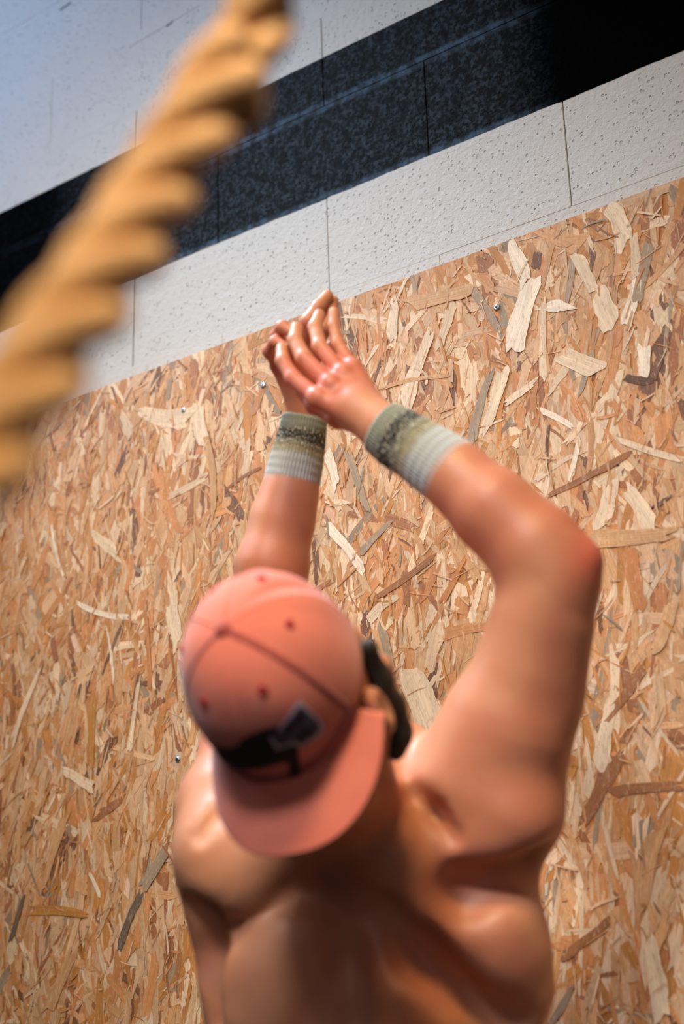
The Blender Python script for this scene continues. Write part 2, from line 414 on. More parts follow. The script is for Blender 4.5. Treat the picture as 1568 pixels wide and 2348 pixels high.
def screw(px, py, r, label):
    p = wallpt(px, py, OSB_Y)
    V, F = [], []
    prof = [(0.0, -0.0042), (r * 0.55, -0.0042), (r * 0.85, -0.0036), (r, -0.002), (r * 0.9, 0.0), (0.0035, 0.004), (0.002, 0.02)]
    n = 24
    for (rr, y) in prof:
        for k in range(n):
            a = 2 * math.pi * k / n; V.append((rr * math.cos(a), y, rr * math.sin(a)))
    for i in range(len(prof) - 1):
        for k in range(n):
            F.append((i * n + k, i * n + (k + 1) % n, (i + 1) * n + (k + 1) % n, (i + 1) * n + k))
    o = mesh_np('screw', V, F, SM, None, True); o.location = p
    V, F = [], []
    for (ang) in (0.3, 0.3 + math.pi / 2):
        i = len(V); c, s = math.cos(ang), math.sin(ang); hl, hw = r * 0.5, r * 0.12
        for y in (-0.0046, -0.0030):
            for (u, v) in ((-hl, -hw), (hl, -hw), (hl, hw), (-hl, hw)):
                V.append((u * c - v * s, y, u * s + v * c))
        F += [(i, i + 1, i + 2, i + 3), (i, i + 4, i + 5, i + 1), (i + 1, i + 5, i + 6, i + 2), (i + 2, i + 6, i + 7, i + 3), (i + 3, i + 7, i + 4, i)]
    mesh_np('cross_recess', V, F, SD, o, False)
    tag(o, label, 'screw', 'screws in the strand board')


screw(1140, 706, 0.0062, 'zinc screw head below the white blocks, at upper right beside a pale strand')
screw(605, 884, 0.0062, 'zinc screw head just left of the clasped hands')
screw(423, 941, 0.0062, 'zinc screw head between the thick rope and the hands, on a pale strand')
screw(409, 1741, 0.0058, 'zinc screw head left of the cap, low beside the left shoulder')

# ------------------------------------------------------------------ climbing rope


def tube_grid(C, T_, N_, B_, rad, ns):
    n = len(C); a = np.linspace(0, 2 * np.pi, ns, endpoint=False)
    V = C[:, None, :] + rad[:, None, None] * (np.cos(a)[None, :, None] * N_[:, None, :] + np.sin(a)[None, :, None] * B_[:, None, :])
    V = V.reshape(-1, 3)
    i = np.arange(n - 1)[:, None] * ns; j = np.arange(ns)[None]; j2 = (j + 1) % ns
    F = np.stack([i + j, i + j2, i + ns + j2, i + ns + j], -1).reshape(-1, 4)
    return V, F


def frames(C):
    T_ = np.gradient(C, axis=0); T_ /= np.linalg.norm(T_, axis=1)[:, None]
    N_ = np.zeros_like(C); v = np.cross(T_[0], [0, 1, 0.1]); v /= np.linalg.norm(v)
    for i in range(len(C)):
        v = v - T_[i] * (v @ T_[i]); v /= np.linalg.norm(v); N_[i] = v
    return T_, N_, np.cross(T_, N_)


def catmull(pts, n):
    pts = np.array(pts); p = np.vstack([2 * pts[0] - pts[1], pts, 2 * pts[-1] - pts[-2]])
    out = []
    for i in range(1, len(p) - 2):
        t = np.linspace(0, 1, n, endpoint=False)[:, None]
        a, b, c, d = p[i - 1], p[i], p[i + 1], p[i + 2]
        out.append(0.5 * (2 * b + (c - a) * t + (2 * a - 5 * b + 4 * c - d) * t ** 2 + (3 * b - a - 3 * c + d) * t ** 3))
    out.append(p[-2][None]); return np.vstack(out)


def mat_rope():
    t = NT('manila_fibre')
    uv = t.n('ShaderNodeUVMap', uv_map='strand').outputs[0]
    mp = t.n('ShaderNodeMapping'); t.l(uv, mp.inputs[0]); mp.inputs['Scale'].default_value = (30, 26, 1)
    g = t.noise(mp.outputs[0], 1.0, 4, 0.7)
    t.l(t.mix(t.smooth(g, 0.3, 0.7), srgb(186, 128, 62), srgb(232, 178, 106)), t.b.inputs['Base Color'])
    t.b.inputs['Roughness'].default_value = 0.75
    t.b.inputs['Sheen Weight'].default_value = 0.15
    t.l(t.bump(g, 0.001, 0.7), t.b.inputs['Normal'])
    return t.m


def build_rope():
    a = P(590, 0, 0.86); b = P(437, 300, 0.79)
    up = a - b; up /= np.linalg.norm(up)
    ctrl = [P(-330, 1480, 0.52), P(-130, 1180, 0.57), P(22, 950, 0.62), P(135, 775, 0.66), P(255, 600, 0.71), P(350, 440, 0.76), P(437, 300, 0.79), P(522, 150, 0.825), P(604, 0, 0.86)]
    top = ctrl[-1]
    hook = np.array([top[0] + 0.75, top[1] + 0.45, 4.78])
    for s in (0.25, 0.5, 0.75, 1.0):
        q = top + (hook - top) * s
        q = q + up * 0.25 * s * (1 - s) * 2
        ctrl.append(q)
    C = catmull(ctrl, 60)
    d = np.r_[0, np.cumsum(np.linalg.norm(np.diff(C, axis=0), axis=1))]
    s = np.arange(0, d[-1], 0.0035)
    C = np.stack([np.interp(s, d, C[:, k]) for k in range(3)], 1)
    T_, N_, B_ = frames(C)
    R = 0.0228; ro = R * 0.54; rs = R * 0.475; lay = 0.165
    Vs, Fs, UVs = [], [], []
    off = 0
    for k in range(3):
        ph = 2 * np.pi * (s / lay + k / 3)
        cc = C + ro * (np.cos(ph)[:, None] * N_ + np.sin(ph)[:, None] * B_)
        T2 = np.gradient(cc, axis=0); T2 /= np.linalg.norm(T2, axis=1)[:, None]
        rad_v = np.cos(ph)[:, None] * N_ + np.sin(ph)[:, None] * B_
        N2 = rad_v - T2 * np.sum(rad_v * T2, 1)[:, None]; N2 /= np.linalg.norm(N2, axis=1)[:, None]
        B2 = np.cross(T2, N2)
        V, F = tube_grid(cc, T2, N2, B2, np.full(len(s), rs), 20)
        Vs.append(V); Fs.append(F + off); off += len(V)
        ang = np.tile(np.arange(20) / 20 * 2, len(s)); UVs.append(np.stack([np.repeat(s, 20) + 7 * k, ang + 0 * ang], 1))
    V = np.vstack(Vs); F = np.vstack(Fs); UV = np.vstack(UVs)
    me = bpy.data.meshes.new('climbing_rope'); me.from_pydata(V.tolist(), [], F.tolist()); me.update()
    ul = me.uv_layers.new(name='strand')
    li = np.zeros(len(me.loops), dtype=np.int32); me.loops.foreach_get('vertex_index', li)
    ul.data.foreach_set('uv', UV[li].astype(np.float32).ravel())
    o = link('climbing_rope', me, mat_rope())
    tag(o, 'thick golden twisted climbing rope hanging slanted close in front at left', 'rope')


build_rope()

# ------------------------------------------------------------------ implicit modelling


class Field:
    def __init__(s, lo, hi, h):
        s.h = h; s.lo = np.array(lo, float)
        s.n = np.ceil((np.array(hi) - s.lo) / h).astype(int) + 1
        s.ax = [s.lo[i] + h * np.arange(s.n[i]) for i in range(3)]
        s.F = np.full(s.n, 0.12, np.float32)

    def sub(s, lo, hi):
        a = np.clip(np.floor((np.array(lo) - s.lo) / s.h).astype(int), 0, s.n)
        b = np.clip(np.ceil((np.array(hi) - s.lo) / s.h).astype(int) + 1, 0, s.n)
        if np.any(b <= a): return None
        sl = tuple(slice(a[i], b[i]) for i in range(3))
        X = s.ax[0][sl[0]][:, None, None]; Y = s.ax[1][sl[1]][None, :, None]; Z = s.ax[2][sl[2]][None, None, :]
        return sl, X, Y, Z

    def comb(s, sl, D, k, mode):
        A = s.F[sl]
        if mode == 'add':
            h = np.maximum(k - np.abs(A - D), 0) / k
            s.F[sl] = np.minimum(A, D) - h * h * k * 0.25
        elif mode == 'cut':
            D = -D; h = np.maximum(k - np.abs(A - D), 0) / k
            s.F[sl] = np.maximum(A, D) + h * h * k * 0.25
        elif mode == 'sep':
            s.F[sl] = np.minimum(A, D)

    def cone(s, p, q, r1, r2, k=0.02, mode='add'):
        p, q = np.array(p, float), np.array(q, float)
        m = max(r1, r2) + k + 0.004 + 0.02
        g = s.sub(np.minimum(p, q) - m, np.maximum(p, q) + m)
        if g is None: return
        sl, X, Y, Z = g
        d = q - p; L2 = d @ d + 1e-12
        t = np.clip(((X - p[0]) * d[0] + (Y - p[1]) * d[1] + (Z - p[2]) * d[2]) / L2, 0, 1)
        D = np.sqrt((X - p[0] - t * d[0]) ** 2 + (Y - p[1] - t * d[1]) ** 2 + (Z - p[2] - t * d[2]) ** 2) - (r1 + (r2 - r1) * t)
        s.comb(sl, D.astype(np.float32), k, mode)

    def chain(s, pts, k=0.02, mode='add'):
        for a, b in zip(pts[:-1], pts[1:]): s.cone(a[0], b[0], a[1], b[1], k, mode)

    def ell(s, c, r, ax=None, k=0.02, mode='add'):
        c = np.array(c, float); r = np.array(r, float)
        A = np.eye(3) if ax is None else np.array(ax, float)      # rows: local axes in world
        ext = np.sqrt(((A * r[:, None]) ** 2).sum(0)) + k + 0.02
        g = s.sub(c - ext, c + ext)
        if g is None: return
        sl, X, Y, Z = g
        x, y, z = X - c[0], Y - c[1], Z - c[2]
        k0 = 0; k1 = 0
        for i in range(3):
            u = (A[i, 0] * x + A[i, 1] * y + A[i, 2] * z) / r[i]
            k0 = k0 + u * u; k1 = k1 + (u / r[i]) ** 2
        k0 = np.sqrt(k0); k1 = np.sqrt(k1) + 1e-9
        s.comb(sl, (k0 * (k0 - 1) / k1).astype(np.float32), k, mode)

    def at(s, p):
        g = (np.array(p) - s.lo) / s.h; i = np.floor(g).astype(int)
        if np.any(i < 0) or np.any(i >= s.n - 1): return 0.12
        f = g - i; c = s.F[i[0]:i[0] + 2, i[1]:i[1] + 2, i[2]:i[2] + 2]
        c = c[0] * (1 - f[0]) + c[1] * f[0]; c = c[0] * (1 - f[1]) + c[1] * f[1]
        return float(c[0] * (1 - f[2]) + c[1] * f[2])

    def hit(s, px, py, d0, d1=2.4):
        d = d0
        while d < d1:
            if s.at(P(px, py, d)) < 0: return d
            d += 0.002
        return None

    def mesh(s):
        F = s.F; n = s.n
        ins = F < 0
        c = np.zeros(n - 1, np.int8)
        for i in (0, 1):
            for j in (0, 1):
                for k in (0, 1):
                    c += ins[i:n[0] - 1 + i, j:n[1] - 1 + j, k:n[2] - 1 + k]
        act = (c > 0) & (c < 8)
        idx = np.full(n - 1, -1, np.int64); ii = np.argwhere(act); idx[act] = np.arange(len(ii))
        acc = np.zeros((len(ii), 3)); cnt = np.zeros(len(ii))
        cor = [(i, j, k) for i in (0, 1) for j in (0, 1) for k in (0, 1)]
        vals = {q: F[ii[:, 0] + q[0], ii[:, 1] + q[1], ii[:, 2] + q[2]].astype(float) for q in cor}
        for a in cor:
            for ax in range(3):
                if a[ax] == 0:
                    b = list(a); b[ax] = 1; b = tuple(b)
                    va, vb = vals[a], vals[b]; m = (va < 0) != (vb < 0)
                    t = np.where(m, va / np.where(m, va - vb, 1), 0)
                    pt = np.tile(np.array(a, float), (len(ii), 1)); pt[:, ax] = t
                    acc[m] += pt[m]; cnt[m] += 1
        V = (ii + acc / cnt[:, None]) * s.h + s.lo
        quads = []
        for ax in range(3):
            o1, o2 = [(1, 2), (2, 0), (0, 1)][ax]
            sa = [slice(1, -1)] * 3; sa[ax] = slice(0, -1)
            sb = [slice(1, -1)] * 3; sb[ax] = slice(1, None)
            A, B = ins[tuple(sa)], ins[tuple(sb)]
            e = np.argwhere(A != B)
            if not len(e): continue
            fl_ = A[A != B]
            e = e + 1; e[:, ax] -= 1
            def cell(d1, d2):
                q = e.copy(); q[:, o1] -= d1; q[:, o2] -= d2
                return idx[q[:, 0], q[:, 1], q[:, 2]]
            Q = np.stack([cell(1, 1), cell(0, 1), cell(0, 0), cell(1, 0)], 1)
            Q[~fl_] = Q[~fl_][:, ::-1]
            quads.append(Q)
        Q = np.vstack(quads); Q = Q[(Q >= 0).all(1)]
        return V, Q


def relax(V, Q, it=3, lam=0.5):
    e = np.vstack([Q[:, [0, 1]], Q[:, [1, 2]], Q[:, [2, 3]], Q[:, [3, 0]]])
    a = np.r_[e[:, 0], e[:, 1]]; b = np.r_[e[:, 1], e[:, 0]]
    deg = np.maximum(np.bincount(a, minlength=len(V)), 1)[:, None]
    for q in range(it):
        for l in (lam, -lam * 1.04):
            S = np.stack([np.bincount(a, V[b, k], len(V)) for k in range(3)], 1) / deg
            V = V + l * (S - V)
    return V


# ------------------------------------------------------------------ person
RV = np.array([0.8012, 0.5984, 0.0]); FV = np.array([-0.5984, 0.8012, 0.0]); UV_ = np.array([0, 0, 1.0])
CX, CY, CZ = CAMROT[:, 0], CAMROT[:, 1], CAMROT[:, 2]

# cap frame (x right, u up through the button, f towards the brim)
CAPX = CAMROT @ np.array([0.9124, 0.2298, 0.3387]); CAPU = CAMROT @ np.array([-0.4091, 0.4844, 0.7733]); CAPF = CAMROT @ np.array([0.0136, -0.8441, 0.5360])
CAPT = CAMPOS + CAMROT @ np.array([-0.0611, -0.1793, -1.549])
CS = 1.074
al = math.radians(18)
HX = CAPX; HU = CAPU * math.cos(al) - CAPF * math.sin(al); HF = CAPF * math.cos(al) + CAPU * math.sin(al)
HAX = np.stack([HX, HU, HF])
H = lambda x, u, f: CAPT + HX * x + HU * u + HF * f


def mat_skin():
    t = NT('skin')
    co = t.n('ShaderNodeTexCoord').outputs['Object']
    n1 = t.noise(co, 7, 3); n2 = t.noise(co, 40, 3)
    c = t.mix(t.smooth(n1, 0.35, 0.65), srgb(208, 142, 108), srgb(200, 124, 96))
    # ruddy elbow and knuckles
    for p, r, f in ((P(1352, 1285, 1.74), 0.055, 0.75), (P(1300, 1220, 1.76), 0.05, 0.3), (P(735, 870, 1.93), 0.085, 0.65), (P(665, 815, 2.06), 0.06, 0.5)):
        vd = t.n('ShaderNodeVectorMath', operation='DISTANCE'); t.l(co, vd.inputs[0]); vd.inputs[1].default_value = tuple(p)
        c = t.mix(t.smooth(vd.outputs['Value'], 0.0, r, f, 0.0), c, srgb(205, 84, 70))
    t.l(c, t.b.inputs['Base Color'])
    t.b.inputs['Roughness'].default_value = 0.48
    t.b.inputs['Specular IOR Level'].default_value = 0.42
    t.b.inputs['Coat Weight'].default_value = 0.08; t.b.inputs['Coat Roughness'].default_value = 0.45
    t.b.inputs['Subsurface Weight'].default_value = 0.12
    t.b.inputs['Subsurface Radius'].default_value = (1.0, 0.3, 0.15)
    t.b.inputs['Subsurface Scale'].default_value = 0.012
    t.l(t.bump(n2, 0.0006, 0.5), t.b.inputs['Normal'])
    return t.m


def torso_back(F):
    """muscle relief laid on the surface of the back; px, py in the photograph, found on the surface itself"""
    def S(px, py, off=0.0):
        d = F.hit(px, py, 1.50)
        return P(px, py, (d if d else 1.75) + off)
    lst = []
    add = lambda a, b, ra, rb, off, k: lst.append(('add', S(*a, off), S(*b, off), ra, rb, k))
    cut = lambda a, b, ra, rb, off, k: lst.append(('cut', S(*a, off), S(*b, off), ra, rb, k))
    # right side
    add((905, 1975), (1010, 2065), 0.040, 0.036, 0.024, 0.04)      # lower trapezius / scapula spine
    add((1100, 1965), (1180, 1890), 0.036, 0.036, 0.026, 0.05)
    add((960, 2110), (1120, 2170), 0.030, 0.044, 0.020, 0.04)      # infraspinatus
    add((1120, 2160), (1195, 2270), 0.040, 0.034, 0.024, 0.04)
    add((930, 2260), (1010, 2348), 0.026, 0.026, 0.014, 0.03)
    cut((868, 2095), (965, 2190), 0.016, 0.018, -0.008, 0.035)
    cut((965, 2190), (1170, 2348), 0.018, 0.020, -0.008, 0.035)
    cut((1070, 2050), (1215, 2000), 0.009, 0.008, -0.006, 0.055)
    add((545, 2040), (590, 2200), 0.050, 0.050, 0.036, 0.07)
    add((1115, 2040), (1150, 2150), 0.040, 0.042, 0.033, 0.06)
    cut((1075, 2040), (1215, 1990), 0.009, 0.008, -0.005, 0.06)
    cut((545, 2110), (660, 2075), 0.010, 0.010, -0.006, 0.07)
    add((665, 2170), (590, 2330), 0.026, 0.028, 0.016, 0.05)
    # spine
    cut((775, 2030), (800, 2200), 0.016, 0.014, -0.006, 0.035)
    cut((800, 2200), (815, 2340), 0.013, 0.013, -0.007, 0.03)
    # left side
    add((495, 1940), (560, 2030), 0.036, 0.032, 0.024, 0.05)
    add((690, 2150), (600, 2330), 0.028, 0.030, 0.014, 0.035)
    cut((474, 2080), (486, 2190), 0.006, 0.007, -0.005, 0.05)
    cut((488, 2190), (505, 2345), 0.013, 0.014, -0.005, 0.03)
    for m, a, b, ra, rb, k in lst: F.cone(a, b, ra, rb, k, m)


def build_body(parent):
    skin = mat_skin()
    pelvis = P(862, 2348, 1.78); pelvis = np.array([pelvis[0], pelvis[1], 0.97]) + FV * 0.02
    pts = [P(380, 2348, 1.78), P(1420, 1260, 1.75), P(600, 900, 2.12), pelvis, P(640, 1300, 2.15), P(560, 1900, 1.55)]
    lo = np.min(pts, 0) - 0.16; hi = np.max(pts, 0) + 0.16
    lo[2] = 0.84; hi[2] = P(700, 960, 2.1)[2] + 0.03
    F = Field(lo, hi, 0.0042)
    U = CY * 0.96 - CZ * 0.10; U /= np.linalg.norm(U)
    TX = CX; TB = np.cross(TX, U); ax = np.stack([TX, U, TB])
    # torso
    F.ell(P(838, 2130, 1.825), (0.172, 0.27, 0.118), ax, 0.03)
    F.ell(P(858, 2420, 1.80), (0.155, 0.20, 0.105), ax, 0.05)
    F.ell(pelvis, (0.165, 0.115, 0.13), None, 0.06)
    F.cone(P(1072, 2060, 1.80), P(1090, 2310, 1.79), 0.074, 0.066, 0.05)
    F.cone(P(1090, 2310, 1.79), pelvis + RV * 0.09 + UV_ * 0.12, 0.066, 0.055, 0.05)
    F.cone(P(585, 2080, 1.81), P(610, 2330, 1.80), 0.076, 0.060, 0.05)
    F.cone(P(610, 2330, 1.80), pelvis - RV * 0.09 + UV_ * 0.12, 0.060, 0.055, 0.05)
    # chest side (pectorals)
    F.ell(P(980, 2040, 1.93), (0.10, 0.09, 0.05), ax, 0.05); F.ell(P(670, 2040, 1.93), (0.10, 0.09, 0.05), ax, 0.05)
    # neck and trapezius
    nb = H(0.0, -0.06, 0.030)
    F.cone(P(808, 1900, 1.80), nb, 0.060, 0.060, 0.04)
    F.cone(P(835, 1935, 1.785), P(1060, 1950, 1.79), 0.052, 0.055, 0.045)
    F.cone(P(760, 1935, 1.785), P(560, 1955, 1.80), 0.052, 0.052, 0.045)
    # right arm
    F.chain([(P(1090, 1890, 1.80), 0.072), (P(1122, 1800, 1.79), 0.079), (P(1168, 1670, 1.78), 0.069), (P(1213, 1520, 1.775), 0.055),
             (P(1245, 1400, 1.77), 0.050), (P(1262, 1320, 1.77), 0.048)], 0.035)
    F.cone(P(1110, 1640, 1.775), P(1070, 1790, 1.775), 0.030, 0.045, 0.05)
    F.cone(P(1262, 1600, 1.775), P(1275, 1450, 1.77), 0.030, 0.028, 0.04)
    F.cone(P(1300, 1320, 1.765), P(1345, 1277, 1.752), 0.030, 0.014, 0.035)
    F.chain([(P(1268, 1320, 1.77), 0.046), (P(1222, 1255, 1.78), 0.050), (P(1130, 1170, 1.80), 0.046), (P(1042, 1090, 1.83), 0.0375),
             (P(955, 1030, 1.855), 0.031), (P(880, 985, 1.875), 0.027)], 0.03)
    F.cone(P(1010, 1990, 1.79), P(1150, 1880, 1.79), 0.06, 0.06, 0.05)
    # left arm
    F.chain([(P(545, 1930, 1.81), 0.066), (P(528, 1855, 1.84), 0.060), (P(566, 1720, 1.92), 0.054), (P(592, 1550, 2.0), 0.048), (P(614, 1400, 2.06), 0.043)], 0.035)
    F.chain([(P(614, 1400, 2.06), 0.044), (P(623, 1300, 2.07), 0.047), (P(648, 1190, 2.085), 0.041), (P(667, 1118, 2.09), 0.034), (P(690, 1010, 2.10), 0.028), (P(700, 950, 2.10), 0.025)], 0.025)
    # head
    F.ell(H(0, 0.022, 0.0), (0.080, 0.102, 0.100), HAX, 0.02)
    F.ell(H(0, -0.055, -0.038), (0.066, 0.075, 0.062), HAX, 0.03)
    F.cone(H(-0.052, -0.080, 0.0), H(-0.012, -0.118, -0.070), 0.018, 0.016, 0.03)
    F.cone(H(0.052, -0.080, 0.0), H(0.012, -0.118, -0.070), 0.018, 0.016, 0.03)
    F.cone(H(0, -0.118, -0.082), H(0, -0.116, -0.078), 0.018, 0.018, 0.02)
    F.chain([(H(0, 0.002, -0.098), 0.008), (H(0, -0.030, -0.110), 0.010), (H(0, -0.040, -0.114), 0.012)], 0.015)
    F.cone(H(-0.012, -0.043, -0.104), H(0.012, -0.043, -0.104), 0.009, 0.009, 0.010)
    F.cone(H(-0.034, 0.014, -0.092), H(0.034, 0.014, -0.092), 0.010, 0.010, 0.018)
    for sx in (-1, 1):
        F.ell(H(sx * 0.031, -0.002, -0.104), (0.014, 0.009, 0.012), HAX, 0.012, 'cut')
        F.ell(H(sx * 0.045, -0.030, -0.080), (0.022, 0.016, 0.018), HAX, 0.02)
        # ear
        F.ell(H(sx * 0.084, -0.058, 0.010), (0.014, 0.034, 0.020), HAX, 0.006)
        F.ell(H(sx * 0.096, -0.054, 0.008), (0.007, 0.018, 0.009), HAX, 0.006, 'cut')
    F.cone(P(868, 1530, 1.63), P(892, 1640, 1.65), 0.016, 0.018, 0.02)
    F.cone(P(838, 1690, 1.63), P(862, 1850, 1.74), 0.024, 0.026, 0.03)
    F.cone(H(-0.018, -0.073, -0.096), H(0.018, -0.073, -0.096), 0.007, 0.007, 0.008)
    F.cone(H(-0.014, -0.083, -0.094), H(0.014, -0.083, -0.094), 0.007, 0.007, 0.006)
    torso_back(F)
    # skin folds between shoulder and trapezius
    def S(px, py, off, d0=1.5):
        d = F.hit(px, py, d0); return P(px, py, (d if d else 1.78) + off)
    for a, b, r in (((952, 1826), (1000, 1862), 0.005), ((1000, 1862), (1036, 1915), 0.004)):
        F.cone(S(*a, -0.002), S(*b, -0.002), r, r * 0.8, 0.022, 'cut')
    for a, b, r in (((495, 1868), (460, 1915), 0.007),):
        F.cone(S(*a, -0.001), S(*b, -0.001), r, r * 0.7, 0.02, 'cut')
    V, Q = F.mesh(); V = relax(V, Q, 4)
    parts = [(V, Q)]
    # hands, on a finer grid; the joint is under the wristbands
    hp = [P(600, 640, 2.15), P(920, 1040, 1.83), P(760, 1000, 2.15), P(600, 860, 1.98)]
    G = Field(np.min(hp, 0) - 0.03, np.max(hp, 0) + 0.03, 0.0017)
    # right hand
    W_ = P(880, 985, 1.875)
    mcp = [P(728, 914, 1.905), P(758, 884, 1.912), P(786, 860, 1.922), P(810, 845, 1.935)]     # index .. little
    for i, m in enumerate(mcp):
        G.cone(W_ + (m - W_) * 0.08, m, 0.019, 0.0125, 0.012)
    G.cone(P(955, 1030, 1.855), W_, 0.031, 0.0265, 0.012)
    G.cone(W_, W_ + (mcp[1] - W_) * 0.5, 0.025, 0.018, 0.02)
    fr = [[(728, 914, 1.905), (672, 868, 1.935), (648, 828, 1.955), (646, 800, 1.972)],
          [(758, 884, 1.912), (697, 822, 1.945), (676, 780, 1.97), (680, 752, 1.985)],
          [(786, 860, 1.922), (733, 795, 1.955), (722, 750, 1.98), (732, 722, 1.995)],
          [(810, 845, 1.935), (775, 790, 1.962), (765, 748, 1.98), (766, 716, 1.99)]]
    for f, sc in zip(fr, (1.0, 1.02, 0.97, 0.86)):
        q = [P(*v) for v in f]; rr = [0.0118 * sc, 0.0105 * sc, 0.0094 * sc, 0.0082 * sc]
        Gf = list(zip(q, rr))
        G.chain(Gf, 0.005)
        for v, r in zip(q[:1], (0.0122,)): G.cone(v + CZ * 0.001, v + CZ * 0.0011, r * sc, r * sc, 0.008)
    th = [(P(845, 972, 1.885), 0.017), (P(775, 958, 1.925), 0.0135), (P(722, 930, 1.958), 0.0112), (P(690, 895, 1.978), 0.0090)]
    G.chain(th, 0.008)
    # left hand
    W2 = P(700, 950, 2.10)
    G.cone(P(690, 1010, 2.10), W2, 0.0275, 0.0245, 0.012)
    mcl = [(718, 805, 2.085), (690, 800, 2.078), (662, 812, 2.074), (640, 838, 2.074)]
    for m in mcl: G.cone(W2 + (P(*m) - W2) * 0.08, P(*m), 0.018, 0.0122, 0.012)
    fl2 = [[mcl[0], (744, 752, 2.075), (757, 718, 2.085), (764, 690, 2.10)],
           [mcl[1], (706, 738, 2.06), (730, 704, 2.07), (751, 678, 2.085)],
           [mcl[2], (634, 772, 2.05), (648, 750, 2.03), (668, 762, 2.02)],
           [mcl[3], (617, 806, 2.05), (630, 784, 2.03), (650, 792, 2.02)]]
    for f, sc in zip(fl2, (0.98, 1.02, 0.97, 0.86)):
        q = [P(*v) for v in f]; rr = [0.0116 * sc, 0.0104 * sc, 0.0093 * sc, 0.0080 * sc]
        G.chain(list(zip(q, rr)), 0.005)
        for v, r in zip(q[:1], (0.0120,)): G.cone(v + CZ * 0.001, v + CZ * 0.0011, r * sc, r * sc, 0.008)
    G.chain([(P(722, 915, 2.10), 0.016), (P(752, 868, 2.115), 0.013), (P(762, 826, 2.12), 0.011), (P(758, 795, 2.118), 0.0088)], 0.008)
    V, Q = G.mesh(); V = relax(V, Q, 2); parts.append((V, Q))
    # legs, coarse, mostly inside the shorts
    hipc = pelvis
    Lf = Field([pelvis[0] - 0.5, pelvis[1] - 0.5, 0.02], [pelvis[0] + 0.5, pelvis[1] + 0.5, 0.95], 0.007)
    for sx in (-1, 1):
        hip = hipc + RV * 0.09 * sx - UV_ * 0.05
        kn = hipc + RV * 0.12 * sx + FV * 0.04; kn[2] = 0.50
        an = hipc + RV * 0.13 * sx - FV * 0.02; an[2] = 0.09
        Lf.chain([(hip, 0.085), ((hip + kn) / 2 + FV * 0.01, 0.078), (kn, 0.054)], 0.03)
        cf = (kn * 0.65 + an * 0.35) - FV * 0.02
        Lf.chain([(kn, 0.052), (cf, 0.056), (an, 0.036)], 0.03)
        Lf.cone(an, an - UV_ * 0.03 + FV * 0.10, 0.036, 0.028, 0.03)
    V, Q = Lf.mesh(); V = relax(V, Q, 3); parts.append((V, Q))
    o = 0; Vs = []; Qs = []
    for V, Q in parts: Vs.append(V); Qs.append(Q + o); o += len(V)
    body = mesh_np('body', np.vstack(Vs), np.vstack(Qs), skin, parent)
    body['label'] = 'bare tanned back, raised arms and hands'
    # shorts
    blk = simple('black_shorts_cloth', (0.018, 0.018, 0.020, 1), 0.85, bump=(300, 0.0005))
    S_ = Field([pelvis[0] - 0.4, pelvis[1] - 0.4, 0.45], [pelvis[0] + 0.4, pelvis[1] + 0.4, 1.10], 0.006)
    S_.ell(pelvis + UV_ * 0.0, (0.178, 0.130, 0.145), None, 0.05)
    for sx in (-1, 1):
        hip = hipc + RV * 0.09 * sx - UV_ * 0.05; kn = hipc + RV * 0.125 * sx + FV * 0.035; kn[2] = 0.56
        S_.cone(hip, kn, 0.104, 0.088, 0.04)
        S_.ell(kn - UV_ * 0.045, (0.14, 0.14, 0.05), None, 0.006, 'cut')
    S_.ell(pelvis + UV_ * 0.155, (0.30, 0.30, 0.08), None, 0.006, 'cut')
    V, Q = S_.mesh(); V = relax(V, Q, 3)
    mesh_np('shorts', V, Q, blk, parent)
    shoe_m = simple('shoe_cloth', (0.05, 0.05, 0.055, 1), 0.7); sole_m = simple('shoe_rubber', (0.6, 0.6, 0.58, 1), 0.6)
    for sx in (-1, 1):
        an = hipc + RV * 0.13 * sx - FV * 0.02; an[2] = 0.06
        K = Field([an[0] - 0.25, an[1] - 0.25, 0.0], [an[0] + 0.25, an[1] + 0.25, 0.2], 0.005)
        K.chain([(an - FV * 0.03, 0.043), (an + FV * 0.08 - UV_ * 0.012, 0.045), (an + FV * 0.19 - UV_ * 0.02, 0.036)], 0.03)
        K.cone(an, an + UV_ * 0.045, 0.045, 0.044, 0.03)
        K.ell(an - UV_ * 0.085 + FV * 0.08, (0.3, 0.3, 0.05), None, 0.004, 'cut')
        V, Q = K.mesh(); sh = mesh_np('shoe', relax(V, Q, 3), Q, shoe_m, parent)
        K2 = Field([an[0] - 0.25, an[1] - 0.25, -0.01], [an[0] + 0.25, an[1] + 0.25, 0.08], 0.005)
        K2.chain([(an - FV * 0.03 - UV_ * 0.035, 0.046), (an + FV * 0.08 - UV_ * 0.035, 0.047), (an + FV * 0.19 - UV_ * 0.035, 0.039)], 0.02)
        K2.F = np.maximum(K2.F, np.abs(K2.ax[2][None, None, :] - 0.0155) - 0.0135)
        V, Q = K2.mesh(); mesh_np('sole', relax(V, Q, 1), Q, sole_m, sh)
    return F


def mat_hair():
    t = NT('dark_hair')
    co = t.n('ShaderNodeTexCoord').outputs['Object']
    mp = t.n('ShaderNodeMapping'); t.l(co, mp.inputs[0]); mp.inputs['Scale'].default_value = (420, 420, 60)
    g = t.noise(mp.outputs[0], 1.0, 3, 0.7)
    t.l(t.mix(g, (0.006, 0.005, 0.005, 1), (0.05, 0.038, 0.030, 1)), t.b.inputs['Base Color'])
    t.b.inputs['Roughness'].default_value = 0.5
    t.l(t.bump(g, 0.003, 1.0), t.b.inputs['Normal'])
    return t.m


